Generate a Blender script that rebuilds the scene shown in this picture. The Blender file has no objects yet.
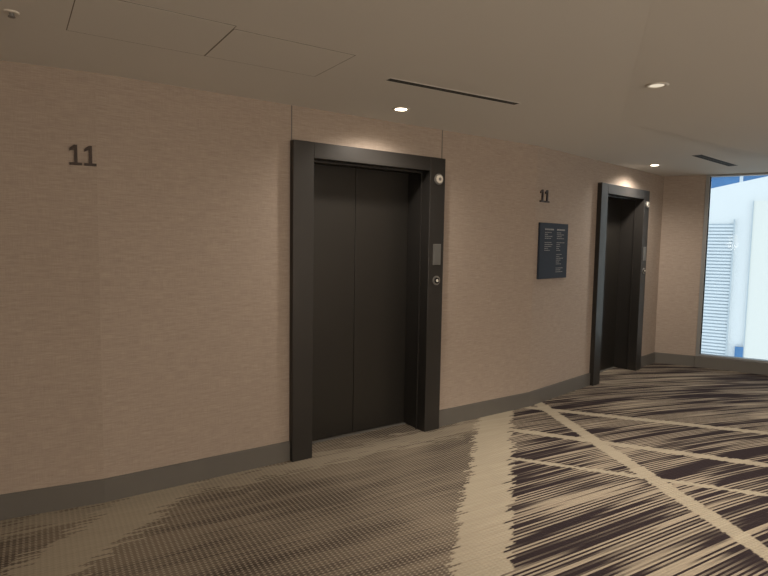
import bpy, bmesh, math
from mathutils import Matrix, Vector

scene = bpy.context.scene
scene.view_settings.view_transform = 'Standard'
scene.view_settings.look = 'None'
scene.view_settings.exposure = 0.0

H = 2.5
CAMH = 1.578

# ------------------------------------------------------------------ helpers
def srgb(r, g, b):
    def c(v):
        v /= 255.0
        return v / 12.92 if v <= 0.04045 else ((v + 0.055) / 1.055) ** 2.4
    return (c(r), c(g), c(b), 1.0)

class NT:
    def __init__(self, name):
        self.mat = bpy.data.materials.new(name)
        self.mat.use_nodes = True
        self.t = self.mat.node_tree
        self.t.nodes.clear()
        self.out = self.t.nodes.new('ShaderNodeOutputMaterial')
    def n(self, typ, **kw):
        nd = self.t.nodes.new(typ)
        for k, v in kw.items():
            setattr(nd, k, v)
        return nd
    def l(self, a, b):
        self.t.links.new(a, b)
    def setin(self, sock, v):
        if hasattr(v, 'is_output') or isinstance(v, bpy.types.NodeSocket):
            self.l(v, sock)
        else:
            sock.default_value = v
    def m(self, op, a, b=None, c=None, clamp=False):
        nd = self.n('ShaderNodeMath', operation=op)
        nd.use_clamp = clamp
        self.setin(nd.inputs[0], a)
        if b is not None: self.setin(nd.inputs[1], b)
        if c is not None: self.setin(nd.inputs[2], c)
        return nd.outputs[0]
    def mix(self, f, a, b):
        nd = self.n('ShaderNodeMix', data_type='RGBA')
        self.setin(nd.inputs[0], f)
        self.setin(nd.inputs[6], a)
        self.setin(nd.inputs[7], b)
        return nd.outputs[2]
    def step(self, v, lo, hi):
        nd = self.n('ShaderNodeMapRange', interpolation_type='SMOOTHSTEP')
        self.setin(nd.inputs[0], v)
        nd.inputs[1].default_value = lo
        nd.inputs[2].default_value = hi
        return nd.outputs[0]
    def xyz(self, x, y, z=0.0):
        nd = self.n('ShaderNodeCombineXYZ')
        self.setin(nd.inputs[0], x); self.setin(nd.inputs[1], y); self.setin(nd.inputs[2], z)
        return nd.outputs[0]
    def noise(self, vec, scale=1.0, detail=2.0, rough=0.5):
        nd = self.n('ShaderNodeTexNoise')
        self.l(vec, nd.inputs['Vector'])
        nd.inputs['Scale'].default_value = scale
        nd.inputs['Detail'].default_value = detail
        nd.inputs['Roughness'].default_value = rough
        return nd.outputs[0]
    def obj(self):
        tc = self.n('ShaderNodeTexCoord')
        s = self.n('ShaderNodeSeparateXYZ')
        self.l(tc.outputs['Object'], s.inputs[0])
        return tc.outputs['Object'], s.outputs[0], s.outputs[1], s.outputs[2]
    def bsdf(self, col, rough=0.6, metal=0.0, spec=0.5, bump=None, bstr=0.3, bdist=0.002):
        b = self.n('ShaderNodeBsdfPrincipled')
        self.setin(b.inputs['Base Color'], col)
        self.setin(b.inputs['Roughness'], rough)
        b.inputs['Metallic'].default_value = metal
        b.inputs['Specular IOR Level'].default_value = spec
        if bump is not None:
            bp = self.n('ShaderNodeBump')
            bp.inputs['Strength'].default_value = bstr
            bp.inputs['Distance'].default_value = bdist
            self.l(bump, bp.inputs['Height'])
            self.l(bp.outputs[0], b.inputs['Normal'])
        self.l(b.outputs[0], self.out.inputs[0])
        return self.mat

def simple(name, col, rough=0.6, metal=0.0, spec=0.5, var=0.06, scale=6.0):
    t = NT(name)
    o, x, y, z = t.obj()
    nz = t.noise(o, scale, 3.0)
    dark = tuple(c * (1 - var) for c in col[:3]) + (1,)
    lite = tuple(min(1, c * (1 + var)) for c in col[:3]) + (1,)
    return t.bsdf(t.mix(nz, dark, lite), rough, metal, spec)

def emis(name, col, strength):
    t = NT(name)
    e = t.n('ShaderNodeEmission')
    e.inputs[0].default_value = col
    e.inputs[1].default_value = strength
    t.l(e.outputs[0], t.out.inputs[0])
    return t.mat

def link(ob):
    scene.collection.objects.link(ob)
    return ob

def mesh_obj(name, bm, mat, mw=None, parent=None, bevel=0.0, smooth=False):
    me = bpy.data.meshes.new(name)
    bmesh.ops.recalc_face_normals(bm, faces=bm.faces)
    bm.to_mesh(me); bm.free()
    if smooth:
        for p in me.polygons: p.use_smooth = True
    ob = bpy.data.objects.new(name, me)
    link(ob)
    mats = mat if isinstance(mat, (list, tuple)) else [mat]
    for m_ in mats: me.materials.append(m_)
    if parent is not None:
        ob.parent = parent
        if mw is not None: ob.matrix_local = mw
    elif mw is not None:
        ob.matrix_world = mw
    if bevel > 0:
        b = ob.modifiers.new('bevel', 'BEVEL'); b.width = bevel; b.segments = 2; b.limit_method = 'ANGLE'
    return ob

def box(bm, x0, x1, y0, y1, z0, z1, mi=0):
    vs = [bm.verts.new(p) for p in [(x0,y0,z0),(x1,y0,z0),(x1,y1,z0),(x0,y1,z0),(x0,y0,z1),(x1,y0,z1),(x1,y1,z1),(x0,y1,z1)]]
    for idx in [(0,3,2,1),(4,5,6,7),(0,1,5,4),(1,2,6,5),(2,3,7,6),(3,0,4,7)]:
        f = bm.faces.new([vs[i] for i in idx]); f.material_index = mi

def cyl(bm, c, r, depth, axis='Z', seg=32, mi=0, r2=None):
    mat = Matrix.Translation(c)
    if axis == 'Y': mat = mat @ Matrix.Rotation(math.radians(90), 4, 'X')
    before = set(bm.faces)
    bmesh.ops.create_cone(bm, cap_ends=True, segments=seg, radius1=r, radius2=r if r2 is None else r2, depth=depth, matrix=mat)
    for f in bm.faces:
        if f not in before: f.material_index = mi

def prism(bm, pts, z0, z1):
    lo = [bm.verts.new((p[0], p[1], z0)) for p in pts]
    hi = [bm.verts.new((p[0], p[1], z1)) for p in pts]
    n = len(pts)
    bm.faces.new(lo[::-1]); bm.faces.new(hi)
    for i in range(n):
        bm.faces.new([lo[i], lo[(i+1)%n], hi[(i+1)%n], hi[i]])

def frame_at(p, ang):
    return Matrix.Translation((p[0], p[1], 0)) @ Matrix.Rotation(ang, 4, 'Z')

def along(p, ang, s):
    return (p[0] + math.cos(ang)*s, p[1] + math.sin(ang)*s)

# ------------------------------------------------------------------ plan
AA = math.radians(27.0)
P1 = (-1.651, 3.336)
P2 = (-0.652, 4.051)
P4 = (1.424, 5.52)
P5 = (3.688, 7.747)
AB = math.atan2(P4[1]-P1[1], P4[0]-P1[0])
LB = math.hypot(P4[0]-P1[0], P4[1]-P1[1])
AC = math.atan2(P5[1]-P4[1], P5[0]-P4[0])
LC = math.hypot(P5[0]-P4[0], P5[1]-P4[1])
LA = 3.6
P0 = along(P1, AA, -LA)
AE = math.radians(-27.0)
P6 = along(P5, AE, 0.49)
AW = math.radians(-32.0)
LW = 2.7
P7 = along(P6, AW, LW)
P8 = (5.6, -2.6)
P9 = (-4.4, -2.6)

# ------------------------------------------------------------------ materials
def wallpaper():
    t = NT('woven_wallcovering')
    o, x, y, z = t.obj()
    v1 = t.xyz(t.m('MULTIPLY', x, 14.0), t.m('MULTIPLY', y, 14.0), t.m('MULTIPLY', z, 240.0))
    n1 = t.noise(v1, 1.0, 3.0, 0.6)
    v2 = t.xyz(t.m('MULTIPLY', x, 5.0), t.m('MULTIPLY', y, 5.0), t.m('MULTIPLY', z, 60.0))
    n2 = t.noise(v2, 1.0, 2.0)
    v3 = t.xyz(t.m('MULTIPLY', x, 300.0), y, t.m('MULTIPLY', z, 12.0))
    n3 = t.noise(v3, 1.0, 2.0)
    s = t.m('ADD', t.m('MULTIPLY', n1, 0.55), t.m('ADD', t.m('MULTIPLY', n2, 0.2), t.m('MULTIPLY', n3, 0.25)))
    s = t.step(s, 0.30, 0.70)
    col = t.mix(s, srgb(156, 142, 131), srgb(182, 168, 155))
    return t.bsdf(col, 0.72, spec=0.3, bump=s, bstr=0.3, bdist=0.001)
M_wall = wallpaper()

def paint(name, col):
    t = NT(name)
    o, x, y, z = t.obj()
    n = t.noise(o, 120.0, 3.0)
    n2 = t.noise(o, 0.8, 2.0)
    c = t.mix(n2, tuple(v*0.97 for v in col[:3])+(1,), col)
    return t.bsdf(c, 0.85, spec=0.2, bump=n, bstr=0.06, bdist=0.001)
M_ceil = paint('ceiling_paint', srgb(226, 223, 217))
M_plain = paint('plain_wall_paint', srgb(200, 191, 180))
M_base = simple('baseboard_vinyl', srgb(104, 101, 96), 0.55)
M_frame = simple('charcoal_metal', srgb(50, 48, 46), 0.38, 0.2, spec=0.5)
M_door = simple('elevator_leaf_metal', srgb(44, 42, 39), 0.34, 0.2, spec=0.5)
M_dark = simple('dark_gap', srgb(12, 11, 10), 0.8)
M_gap = simple('panel_gap', srgb(120, 114, 104), 0.8)
M_steel = simple('brushed_steel', srgb(135, 134, 131), 0.4, 0.5)
M_plate = simple('indicator_plate_metal', srgb(118, 118, 116), 0.4, 0.4)
M_black = simple('black_glass', srgb(14, 14, 16), 0.15)
M_alu = simple('window_aluminium', srgb(150, 152, 152), 0.4, 0.4)
M_white = simple('white_trim', srgb(220, 214, 204), 0.5)
M_num = simple('numeral_bronze', srgb(56, 44, 38), 0.45, 0.3)
M_sign = simple('sign_plate_slate_navy', srgb(52, 60, 73), 0.65, spec=0.2)
M_signtxt = simple('sign_lettering', srgb(160, 160, 158), 0.6)
M_ext = simple('exterior_white_panel', srgb(244, 244, 242), 0.7, var=0.03, scale=0.6)
M_ext2 = simple('exterior_cream_panel', srgb(246, 243, 234), 0.7, var=0.03, scale=0.6)
M_extslat = simple('exterior_slat_metal', srgb(232, 236, 238), 0.5)
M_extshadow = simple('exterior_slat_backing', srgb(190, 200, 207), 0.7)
M_extjoint = simple('exterior_panel_joint', srgb(200, 208, 212), 0.7)
M_extglass = simple('exterior_blue_glass', srgb(84, 134, 184), 0.2, var=0.35, scale=1.5)
M_bulb = emis('downlight_lamp', (1.0, 0.85, 0.62, 1), 25.0)
M_bulb_dim = emis('downlight_lamp_recessed', (1.0, 0.86, 0.66, 1), 0.8)
M_fill_globe = emis('fill_globe_glow', (1.0, 0.84, 0.64, 1), 6.0)  # glow for the added fill globes out of view

def glass():
    t = NT('clear_window_glass')
    tr = t.n('ShaderNodeBsdfTransparent'); tr.inputs[0].default_value = (0.9, 0.95, 0.96, 1)
    gl = t.n('ShaderNodeBsdfGlossy'); gl.inputs['Roughness'].default_value = 0.02
    fr = t.n('ShaderNodeFresnel'); fr.inputs[0].default_value = 1.2
    mx = t.n('ShaderNodeMixShader')
    t.l(fr.outputs[0], mx.inputs[0]); t.l(tr.outputs[0], mx.inputs[1]); t.l(gl.outputs[0], mx.inputs[2])
    t.l(mx.outputs[0], t.out.inputs[0])
    return t.mat
M_glass = glass()

def carpet():
    t = NT('patterned_carpet')
    o, x, y, z = t.obj()
    ang = math.radians(31.0)
    ca, sa = math.cos(ang), math.sin(ang)
    al = t.m('ADD', t.m('MULTIPLY', x, ca), t.m('MULTIPLY', y, sa))
    ac0 = t.m('SUBTRACT', t.m('MULTIPLY', y, ca), t.m('MULTIPLY', x, sa))
    ac = t.m('ADD', ac0, t.m('MULTIPLY', t.m('POWER', t.m('MAXIMUM', t.m('SUBTRACT', al, 3.0), 0.0), 2.0), 0.05))
    F = 78.0
    rib = t.m('FLOOR', t.m('MULTIPLY', ac, F))
    par = t.m('SUBTRACT', t.m('PINGPONG', rib, 1.0), 0.5)
    s1 = t.noise(t.xyz(t.m('MULTIPLY', al, 0.7), t.m('MULTIPLY', rib, 7.31), 0.0), 1.0, 1.0)
    s2 = t.noise(t.xyz(t.m('MULTIPLY', al, 0.9), t.m('MULTIPLY', rib, 0.10), 9.0), 1.0, 1.0)
    streak = t.m('ADD', t.m('MULTIPLY', s1, 0.6), t.m('MULTIPLY', s2, 0.4))
    streak2 = t.noise(t.xyz(t.m('MULTIPLY', al, 3.0), t.m('MULTIPLY', rib, 5.37), 5.0), 1.0, 1.0)
    jit = t.m('SUBTRACT', streak2, 0.5)
    def side(a, b):
        dx, dy = b[0]-a[0], b[1]-a[1]
        L = math.hypot(dx, dy); nx, ny = -dy/L, dx/L
        return t.m('ADD', t.m('MULTIPLY', x, nx), t.m('MULTIPLY_ADD', y, ny, -(a[0]*nx + a[1]*ny)))
    def band(a, b, w, jw=0.35, soft=0.008):
        d = t.m('ABSOLUTE', side(a, b))
        d = t.m('ADD', d, t.m('MULTIPLY', jit, jw))
        return t.m('SUBTRACT', 1.0, t.step(d, w/2 - soft, w/2 + soft))
    A = (0.987, 4.92); B = (0.479, 2.626)
    sgn = side(B, A)
    right = t.m('SUBTRACT', 1.0, t.step(t.m('ADD', sgn, t.m('MULTIPLY', jit, 0.4)), -0.01, 0.01))
    b1 = band(A, B, 0.29, 0.22)
    b2 = band((1.576, 5.47), (2.0, 2.906), 0.12, 0.07)
    b3 = band((1.5, 5.45), (3.30, 4.82), 0.09, 0.07)
    b4 = band((1.133, 4.79), (2.82, 4.09), 0.09, 0.07)
    b5 = band((1.053, 4.11), (2.48, 3.58), 0.05, 0.07)
    b6 = band((-1.56, 2.70), (-1.40, 3.4), 0.34, 0.4)
    b7 = band((-1.2, 3.55), (0.6, 4.75), 0.22, 0.5)
    rb = t.m('MAXIMUM', t.m('MAXIMUM', b2, b3), t.m('MAXIMUM', b4, b5))
    rb = t.m('MULTIPLY', rb, right)
    wv = t.m('SINE', t.m('MULTIPLY', al, 230.0))
    wr = t.m('SINE', t.m('MULTIPLY', ac, 56.0 * 2 * math.pi))
    dots = t.m('MULTIPLY', t.m('MULTIPLY_ADD', wv, 0.5, 0.5), t.m('MULTIPLY_ADD', wr, 0.5, 0.5))
    big = t.noise(t.xyz(x, y, 0.0), 0.9, 2.0)
    # right region: dark aubergine ground, fine light streaks
    sthr = t.m('ADD', streak, t.m('ADD', t.m('MULTIPLY', par, 0.12), t.m('MULTIPLY', t.m('SUBTRACT', big, 0.5), 0.30)))
    rs = t.step(sthr, 0.49, 0.60)
    colR = t.mix(rs, srgb(52, 44, 46), srgb(166, 154, 136))
    # left region: taupe with pin-dot weave
    bl = t.m('ADD', t.m('ADD', t.m('MULTIPLY', jit, 0.3), t.m('MULTIPLY', par, 0.10)), t.m('ADD', t.m('MULTIPLY', t.m('SUBTRACT', s2, 0.5), 0.7), t.m('SUBTRACT', big, 0.5)))
    ls = t.step(bl, -0.22, 0.2)
    colL = t.mix(ls, srgb(78, 70, 63), srgb(128, 117, 103))
    colL = t.mix(t.m('MULTIPLY', t.step(dots, 0.35, 0.65), 0.65), colL, srgb(178, 167, 149))
    light = t.mix(t.m('MULTIPLY', streak2, 0.6), srgb(190, 180, 160), srgb(146, 135, 116))
    light = t.mix(t.m('MULTIPLY', dots, 0.3), light, srgb(140, 130, 112))
    col = t.mix(right, colL, colR)
    left = t.m('SUBTRACT', 1.0, right)
    col = t.mix(t.m('MULTIPLY', t.m('MAXIMUM', b6, t.m('MULTIPLY', b7, 0.7)), t.m('MULTIPLY', left, 0.65)), col, light)
    col = t.mix(t.m('MULTIPLY', t.m('MAXIMUM', b1, rb), 0.92), col, light)
    hgt = t.m('ADD', wr, t.m('MULTIPLY', wv, 0.5))
    return t.bsdf(col, 0.95, spec=0.1, bump=hgt, bstr=0.4, bdist=0.003)
M_carpet = carpet()

# ------------------------------------------------------------------ floor / ceiling
outline = [P0, P1, P4, P5, P6, P7, P8, P9]
def outset(k):
    r = []
    n = len(outline)
    for i in range(n):
        a = Vector(outline[i-1]); b = Vector(outline[i]); c = Vector(outline[(i+1) % n])
        d1 = (b-a).normalized(); d2 = (c-b).normalized()
        n1 = Vector((-d1.y, d1.x)); n2 = Vector((-d2.y, d2.x))
        m_ = (n1+n2).normalized(); s = k / max(0.3, m_.dot(n1))
        q = b + m_*s
        r.append((q.x, q.y))
    return r
bm = bmesh.new(); prism(bm, outset(0.3), -0.12, 0.0); mesh_obj('floor', bm, M_carpet)
bm = bmesh.new(); prism(bm, outset(0.3), H, H+0.12); mesh_obj('ceiling', bm, M_ceil)

# ------------------------------------------------------------------ walls
T = 0.25
def wall(name, p, ang, L, openings=(), mat=None, e0=0.0, e1=0.0, zt=H):
    bm = bmesh.new()
    x = -e0
    for (a, b, z1) in openings:
        box(bm, x, a, 0, T, 0, zt)
        box(bm, a, b, 0, T, z1, zt)
        x = b
    box(bm, x, L+e1, 0, T, 0, zt)
    return mesh_obj(name, bm, mat or M_wall, frame_at(p, ang))

EW = 1.375
EH = 2.262
s1 = math.hypot(P2[0]-P1[0], P2[1]-P1[1]) - 0.015
s2 = 1.27
wall('wall_near', P0, AA, LA)
wall('wall_elevator', P1, AB, LB, [(s1+0.02, s1+EW-0.02, EH-0.02)])
wall('wall_elevator_far', P4, AC, LC, [(s2+0.02, s2+1.33-0.02, EH-0.02)])
wall('wall_return', P5, AE, 0.49, e0=0.0)
def seg(name, a, b, mat=M_plain):
    return wall(name, a, math.atan2(b[1]-a[1], b[0]-a[0]), math.hypot(b[0]-a[0], b[1]-a[1]), mat=mat)
seg('wall_right', P7, P8)
seg('wall_back', P8, P9)
seg('wall_left', P9, P0)

def seam(name, p, ang, s, z0, w=0.004):
    bm = bmesh.new(); box(bm, s-w, s+w, -0.0015, 0.002, z0, H)
    mesh_obj(name, bm, M_base, frame_at(p, ang))
seam('trim_1', P1, AB, s1+0.01, EH)
seam('trim_2', P1, AB, s1+EW, EH)

def baseboard(name, p, ang, segs):
    bm = bmesh.new()
    for a, b in segs:
        box(bm, a, b, -0.012, 0.0, 0.0, 0.135)
        box(bm, a, b, -0.008, 0.0, 0.135, 0.142)
    mesh_obj(name, bm, M_base, frame_at(p, ang))
baseboard('baseboard_near', P0, AA, [(0, LA+0.002)])
baseboard('baseboard_elevator', P1, AB, [(0, s1), (s1+EW, LB+0.002)])
baseboard('baseboard_elevator_far', P4, AC, [(0, s2), (s2+1.33, LC)])
baseboard('baseboard_return', P5, AE, [(0, 0.49)])

# ------------------------------------------------------------------ elevators
def elevator(p, ang, s, W):
    e = bpy.data.objects.new('elevator_door', None); link(e)
    e.matrix_world = frame_at(along(p, ang, s), ang)
    fw = 0.16; pr = 0.05; D = 0.235
    bm = bmesh.new()
    box(bm, 0, fw, -pr, T, 0, EH)
    box(bm, W-fw, W, -pr, T, 0, EH)
    box(bm, fw, W-fw, -pr, T, EH-0.11, EH)
    mesh_obj('portal_frame', bm, M_frame, Matrix(), e, bevel=0.003)
    bm = bmesh.new()
    box(bm, fw, fw+0.012, 0.05, 0.062, 0, EH-0.11)
    box(bm, W-fw-0.012, W-fw, 0.05, 0.062, 0, EH-0.11)
    box(bm, fw, W-fw, 0.05, 0.062, EH-0.122, EH-0.11)
    mesh_obj('reveal_trim', bm, M_frame, Matrix(), e)
    mid = W/2
    bm = bmesh.new(); box(bm, fw, mid-0.002, D, D+0.03, 0.012, EH-0.11); mesh_obj('leaf_left', bm, M_door, Matrix(), e, bevel=0.002)
    bm = bmesh.new(); box(bm, mid+0.002, W-fw, D, D+0.03, 0.012, EH-0.11); mesh_obj('leaf_right', bm, M_door, Matrix(), e, bevel=0.002)
    bm = bmesh.new(); box(bm, 0.01, W-0.01, D+0.03, T+0.06, 0, EH); mesh_obj('shaft_backing', bm, M_dark, Matrix(), e)
    bm = bmesh.new(); box(bm, fw, W-fw, D-0.03, D+0.03, 0.0, 0.006)
    mesh_obj('threshold_sill', bm, M_base, Matrix(), e)
    bx = W - fw/2 + 0.005
    bm = bmesh.new(); cyl(bm, (bx, -pr-0.006, 2.09), 0.044, 0.014, 'Y', 40); cyl(bm, (bx, -pr-0.016, 2.09), 0.032, 0.01, 'Y', 40, 1); cyl(bm, (bx, -pr-0.022, 2.09), 0.013, 0.006, 'Y', 24, 0)
    mesh_obj('hall_lantern', bm, [M_steel, M_white], Matrix(), e, smooth=False)
    bm = bmesh.new(); box(bm, bx-0.04, bx+0.04, -pr-0.006, -pr, 1.395, 1.565); box(bm, bx-0.034, bx+0.034, -pr-0.008, -pr-0.006, 1.401, 1.559, 1)
    mesh_obj('indicator_plate', bm, [M_steel, M_plate], Matrix(), e)
    bm = bmesh.new(); cyl(bm, (bx, -pr-0.004, 1.265), 0.038, 0.010, 'Y', 40); cyl(bm, (bx, -pr-0.011, 1.265), 0.024, 0.008, 'Y', 32, 1); cyl(bm, (bx, -pr-0.0165, 1.265), 0.012, 0.004, 'Y', 24, 2)
    mesh_obj('call_button', bm, [M_steel, M_black, M_white], Matrix(), e)
    return e
elevator(P1, AB, s1, EW)
elevator(P4, AC, s2, 1.33)

# ------------------------------------------------------------------ floor numbers "11"
def number11(p, ang, s, z, w, h):
    e = bpy.data.objects.new('floor_number_sign', None); link(e)
    e.matrix_world = frame_at(along(p, ang, s), ang) @ Matrix.Translation((0, 0, z))
    dw = w*0.46
    for i, x0 in enumerate((0.0, w-dw)):
        cxn = x0 + dw*0.52; st = dw*0.13
        prof = [(x0, 0), (x0+dw, 0), (x0+dw, h*0.13), (cxn+st, h*0.13), (cxn+st, h), (cxn-st*0.9, h), (x0+dw*0.02, h*0.82), (x0+dw*0.02, h*0.69), (cxn-st, h*0.80), (cxn-st, h*0.13), (x0, h*0.13)]
        bm = bmesh.new()
        a = [bm.verts.new((q[0], -0.012, q[1])) for q in prof]; b = [bm.verts.new((q[0], 0.0, q[1])) for q in prof]
        bm.faces.new(a); bm.faces.new(b[::-1])
        for k in range(len(prof)):
            j = (k+1) % len(prof); bm.faces.new([a[k], b[k], b[j], a[j]])
        mesh_obj('digit_one_%d' % (i+1), bm, M_num, Matrix(), e)
number11(P0, AA, LA-0.136, 1.978, 0.136, 0.112)
number11(P4, AC, 0.07, 1.98, 0.165, 0.12)

# ------------------------------------------------------------------ wall sign
e = bpy.data.objects.new('information_sign', None); link(e)
e.matrix_world = frame_at(along(P4, AC, 0.065), AC) @ Matrix.Translation((0, 0, 1.24))
bm = bmesh.new(); box(bm, 0, 0.545, -0.022, 0, 0, 0.545); mesh_obj('plate', bm, M_sign, Matrix(), e, bevel=0.003)
bm = bmesh.new()
import random
random.seed(4)
for col0, rows, top in ((0.09, 10, 0.49), (0.32, 19, 0.49)):
    z = top
    for r in range(rows):
        w = random.uniform(0.04, 0.14) if r else 0.15
        hgt = 0.010 if r else 0.024
        xx = col0
        while xx < col0 + w:
            ww = random.uniform(0.010, 0.030)
            box(bm, xx, xx+ww, -0.0235, -0.0218, z-hgt*0.6, z)
            xx += ww + 0.008
        z -= 0.019 if r else 0.034
        if r in (4, 9, 15): z -= 0.022
mesh_obj('lettering', bm, M_signtxt, Matrix(), e)

# ------------------------------------------------------------------ ceiling items
LC_ = (1.0, 0.885, 0.76)
def downlight(x, y, lit=True, power=40, size=100, zc=H, spot=True, r=0.05):
    e = bpy.data.objects.new('recessed_downlight', None); link(e)
    e.matrix_world = Matrix.Translation((x, y, zc))
    bm = bmesh.new()
    seg_ = 40
    prof = [(r*0.82, 0.0), (r*0.80, -0.004), (r*1.05, -0.007), (r*1.25, -0.003), (r*1.28, 0.0)]
    rings = []
    for (rr, zz) in prof:
        rings.append([bm.verts.new((rr*math.cos(2*math.pi*k/seg_), rr*math.sin(2*math.pi*k/seg_), zz)) for k in range(seg_)])
    for a, b in zip(rings[:-1], rings[1:]):
        for k in range(seg_):
            bm.faces.new([a[k], a[(k+1)%seg_], b[(k+1)%seg_], b[k]])
    mesh_obj('trim_ring', bm, M_white, Matrix(), e, smooth=True)
    bm = bmesh.new(); cyl(bm, (0, 0, -0.0015), r*0.8, 0.003)
    mesh_obj('lamp_face', bm, M_bulb if lit else M_bulb_dim, Matrix(), e)
    if spot:
        l = bpy.data.lights.new('lamp_beam', 'SPOT'); l.energy = power; l.color = LC_
        l.spot_size = math.radians(size); l.spot_blend = 0.9; l.shadow_soft_size = 0.05
        lo = bpy.data.objects.new('lamp_beam', l); link(lo); lo.parent = e
        lo.matrix_local = Matrix.Translation((0, 0, -0.03))
    return e

# tapered dropped soffit over the lobby side (plane hinged on line a - d)
sa_, sb_, sc_, sd_ = (1.75, 4.41), (5.3, 6.61), (5.55, -2.3), (-0.6, -2.3)
def soff(x, y):
    dx, dy = sd_[0]-sa_[0], sd_[1]-sa_[1]
    L = math.hypot(dx, dy)
    d = abs((x-sa_[0])*dy - (y-sa_[1])*dx)/L
    return H - 0.0005 - 0.034*d
bm = bmesh.new()
pts = (sa_, sb_, sc_, sd_)
top = [bm.verts.new((q[0], q[1], H)) for q in pts]
low = [bm.verts.new((q[0], q[1], soff(*q))) for q in pts]
bm.faces.new(top); bm.faces.new(low[::-1])
for i in range(4):
    j = (i+1) % 4; bm.faces.new([top[i], top[j], low[j], low[i]])
mesh_obj('ceiling_soffit', bm, M_ceil)

downlight(0.098, 4.105, True, 55, 155)
downlight(3.07, 6.69, True, 85, 160)
downlight(1.54, 3.38, False, 140, 95, zc=soff(1.54, 3.38))
downlight(-2.6, 1.3, False, 8, 140)  # from here on: unseen downlights added behind and beside the camera as fill
downlight(-0.9, 0.4, False, 22, 140)
downlight(1.6, 0.2, False, 75, 140, zc=soff(1.6, 0.2))
downlight(3.9, 3.9, False, 120, 140, zc=soff(3.9, 3.9))
downlight(4.2, 0.6, False, 85, 140, zc=soff(4.2, 0.6))

def fill_pendant(x, y, power):  # unseen globe lamps, added behind the camera to brighten ceiling and walls
    e = bpy.data.objects.new('added_fill_globe', None); link(e); e.matrix_world = Matrix.Translation((x, y, 0))
    zt = soff(x, y) if x > 0.2 else H
    bm = bmesh.new(); cyl(bm, (0, 0, zt-0.015), 0.06, 0.03); cyl(bm, (0, 0, (zt+1.95)/2), 0.006, zt-1.95, seg=12); cyl(bm, (0, 0, 1.94), 0.03, 0.04)
    mesh_obj('fill_canopy_and_cord', bm, M_frame, Matrix(), e)
    bm = bmesh.new(); bmesh.ops.create_uvsphere(bm, u_segments=24, v_segments=14, radius=0.12, matrix=Matrix.Translation((0, 0, 1.82)))
    g = mesh_obj('fill_globe_shade', bm, M_fill_globe, Matrix(), e, smooth=True)
    l = bpy.data.lights.new('fill_globe_light', 'POINT'); l.energy = power; l.color = LC_; l.shadow_soft_size = 0.14
    lo = bpy.data.objects.new('fill_globe_light', l); link(lo); lo.parent = e; lo.matrix_local = Matrix.Translation((0, 0, 1.64))
fill_pendant(-1.2, -1.3, 10)
fill_pendant(1.6, -1.3, 85)
fill_pendant(4.0, -0.9, 210)

e = bpy.data.objects.new('ceiling_sprinkler', None); link(e); e.matrix_world = Matrix.Translation((-1.56, 2.47, H))
bm = bmesh.new(); cyl(bm, (0, 0, -0.003), 0.026, 0.006, r2=0.030); cyl(bm, (0, 0, -0.012), 0.009, 0.014, mi=1); cyl(bm, (0, 0, -0.02), 0.014, 0.003, mi=1)
mesh_obj('escutcheon_and_head', bm, [M_white, M_steel], Matrix(), e)

def diffuser(x, y, ang, L, w):
    e = bpy.data.objects.new('linear_air_diffuser', None); link(e)
    e.matrix_world = Matrix.Translation((x, y, H)) @ Matrix.Rotation(ang, 4, 'Z')
    bm = bmesh.new()
    f = 0.006
    box(bm, 0, L, -w/2-f, -w/2, -0.002, 0); box(bm, 0, L, w/2, w/2+f, -0.002, 0)
    box(bm, -f, 0, -w/2-f, w/2+f, -0.002, 0); box(bm, L, L+f, -w/2-f, w/2+f, -0.002, 0)
    mesh_obj('slot_frame', bm, M_ceil, Matrix(), e)
    bm = bmesh.new(); box(bm, 0, L, -w/2, w/2, -0.0012, 0); mesh_obj('slot_void', bm, M_dark, Matrix(), e)
    bm = bmesh.new()
    box(bm, 0, L, -0.0015, 0.0015, -0.002, -0.0012)
    mesh_obj('slot_blades', bm, M_base, Matrix(), e)
diffuser(0.003, 3.37, math.radians(32), 1.01, 0.05)
diffuser(3.125, 5.91, math.radians(42), 1.1, 0.10)

def hatch(p, ang, L, W):
    e = bpy.data.objects.new('ceiling_access_panel', None); link(e)
    e.matrix_world = Matrix.Translation((p[0], p[1], H)) @ Matrix.Rotation(ang, 4, 'Z')
    bm = bmesh.new(); box(bm, 0.004, L-0.004, -W+0.004, -0.004, -0.001, 0); mesh_obj('panel', bm, M_ceil, Matrix(), e)
    bm = bmesh.new(); g = 0.004
    box(bm, 0, L, -g, 0, -0.0006, 0); box(bm, 0, L, -W, -W+g, -0.0006, 0)
    box(bm, 0, g, -W, 0, -0.0006, 0); box(bm, L-g, L, -W, 0, -0.0006, 0)
    mesh_obj('shadow_gap', bm, M_gap, Matrix(), e)
ha = math.radians(33)
hatch((-1.445, 2.67), ha, 0.615, 0.5)
hatch(along((-1.445, 2.67), ha, 0.615), ha, 0.62, 0.46)

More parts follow.
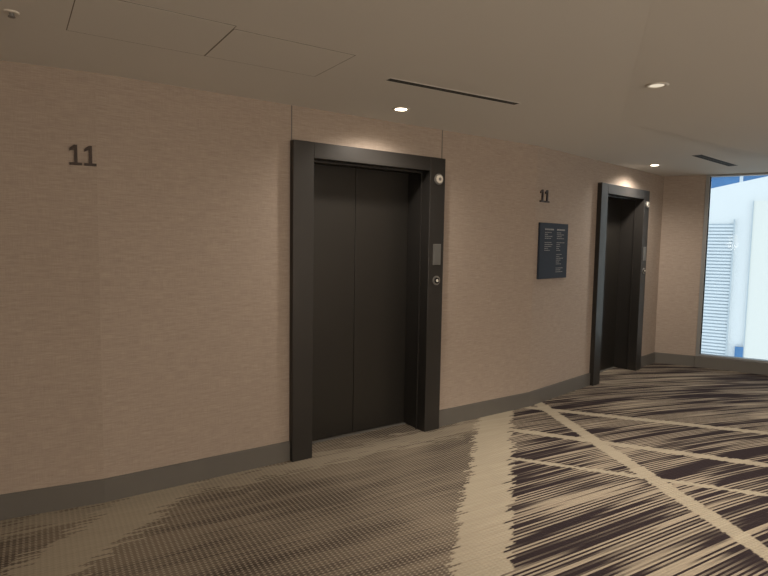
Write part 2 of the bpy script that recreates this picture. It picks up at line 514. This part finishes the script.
# ------------------------------------------------------------------ window
e = bpy.data.objects.new('window_1', None); link(e); e.matrix_world = frame_at(P6, AW)
WT = 2.475
bm = bmesh.new()
box(bm, 0.0, 0.045, -0.01, 0.09, 0.145, WT)
box(bm, LW-0.045, LW, -0.01, 0.09, 0.145, WT)
box(bm, 1.35, 1.39, 0.0, 0.08, 0.145, WT)
box(bm, 0.0, LW, -0.01, 0.09, WT, H)
box(bm, 0.045, LW-0.045, 0.0, 0.09, 0.145, 0.17)
mesh_obj('mullions', bm, M_alu, Matrix(), e, bevel=0.002)
bm = bmesh.new()
box(bm, 0.045, 0.058, 0.02, 0.07, 0.17, WT)
mesh_obj('gasket', bm, M_black, Matrix(), e)
bm = bmesh.new(); box(bm, 0.05, LW-0.05, 0.04, 0.048, 0.165, WT); mesh_obj('glass_pane', bm, M_glass, Matrix(), e)
bm = bmesh.new(); box(bm, 0.0, LW, -0.04, T, 0.0, 0.145); mesh_obj('baseboard_window', bm, M_base, frame_at(P6, AW))

# ------------------------------------------------------------------ exterior building
FA = math.atan2(-0.53, 0.85)
e = bpy.data.objects.new('neighbouring_building', None); link(e)
e.matrix_world = frame_at((7.8, 13.0), FA)
bm = bmesh.new()
prof = [(-6, -8), (9, -8), (9, 4.9), (1.6, 3.35), (-0.95, 2.80), (-6, 1.7)]
fa = [bm.verts.new((q[0], 0, q[1])) for q in prof]; fb = [bm.verts.new((q[0], 0.5, q[1])) for q in prof]
bm.faces.new(fa); bm.faces.new(fb[::-1])
for k in range(len(prof)):
    j = (k+1) % len(prof); bm.faces.new([fa[k], fb[k], fb[j], fa[j]])
mesh_obj('facade', bm, M_ext, Matrix(), e)
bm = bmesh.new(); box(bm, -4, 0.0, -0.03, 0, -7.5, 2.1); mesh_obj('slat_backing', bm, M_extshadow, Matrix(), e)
bm = bmesh.new()
z = -7.5
while z < 2.1:
    box(bm, -4, 0.0, -0.06, -0.03, z, z+0.045); z += 0.075
mesh_obj('facade_slats', bm, M_extslat, Matrix(), e)
bm = bmesh.new(); box(bm, 0.35, 8, -0.06, 0, -7.5, 2.6); mesh_obj('panel_bay', bm, M_ext2, Matrix(), e)
bm = bmesh.new(); box(bm, 0.0, 0.03, -0.09, 0, -7.5, 2.2); box(bm, 0.34, 0.36, -0.08, 0, -7.5, 2.6)
box(bm, -0.72, -0.64, -0.14, 0, 0.7, 1.5)
mesh_obj('panel_joints', bm, M_extjoint, Matrix(), e)
bm = bmesh.new(); box(bm, 0.18, 0.34, -0.09, 0, -1.0, -0.65); mesh_obj('small_window', bm, M_extglass, Matrix(), e)
e2 = bpy.data.objects.new('glass_office_tower', None); link(e2); e2.matrix_world = frame_at((11, 20.0), FA)
bm = bmesh.new(); box(bm, -12, 12, 0, 2, -8, 18); mesh_obj('curtain_wall', bm, M_extglass, Matrix(), e2)
bm = bmesh.new()
for k in range(-12, 13): box(bm, k*1.0-0.05, k*1.0+0.05, -0.08, 0, -8, 18)
for k in range(-8, 18, 1): box(bm, -12, 12, -0.06, 0, k-0.04, k+0.04)
mesh_obj('mullion_grid', bm, M_extslat, Matrix(), e2)

# ------------------------------------------------------------------ world
w = bpy.data.worlds.new('World'); scene.world = w; w.use_nodes = True
nt = w.node_tree; bg = nt.nodes['Background']
bg.inputs[0].default_value = (0.84, 0.91, 1.0, 1); bg.inputs[1].default_value = 1.3

# ------------------------------------------------------------------ camera
cam = bpy.data.cameras.new('camera'); cam.sensor_width = 36; cam.lens = 27.05
co = bpy.data.objects.new('camera', cam); link(co)
co.matrix_world = Matrix.Translation((0, 0, CAMH)) @ Matrix.Rotation(math.radians(90-4.6), 4, 'X') @ Matrix.Rotation(math.radians(0.94), 4, 'Z')
cam.clip_start = 0.05
scene.camera = co
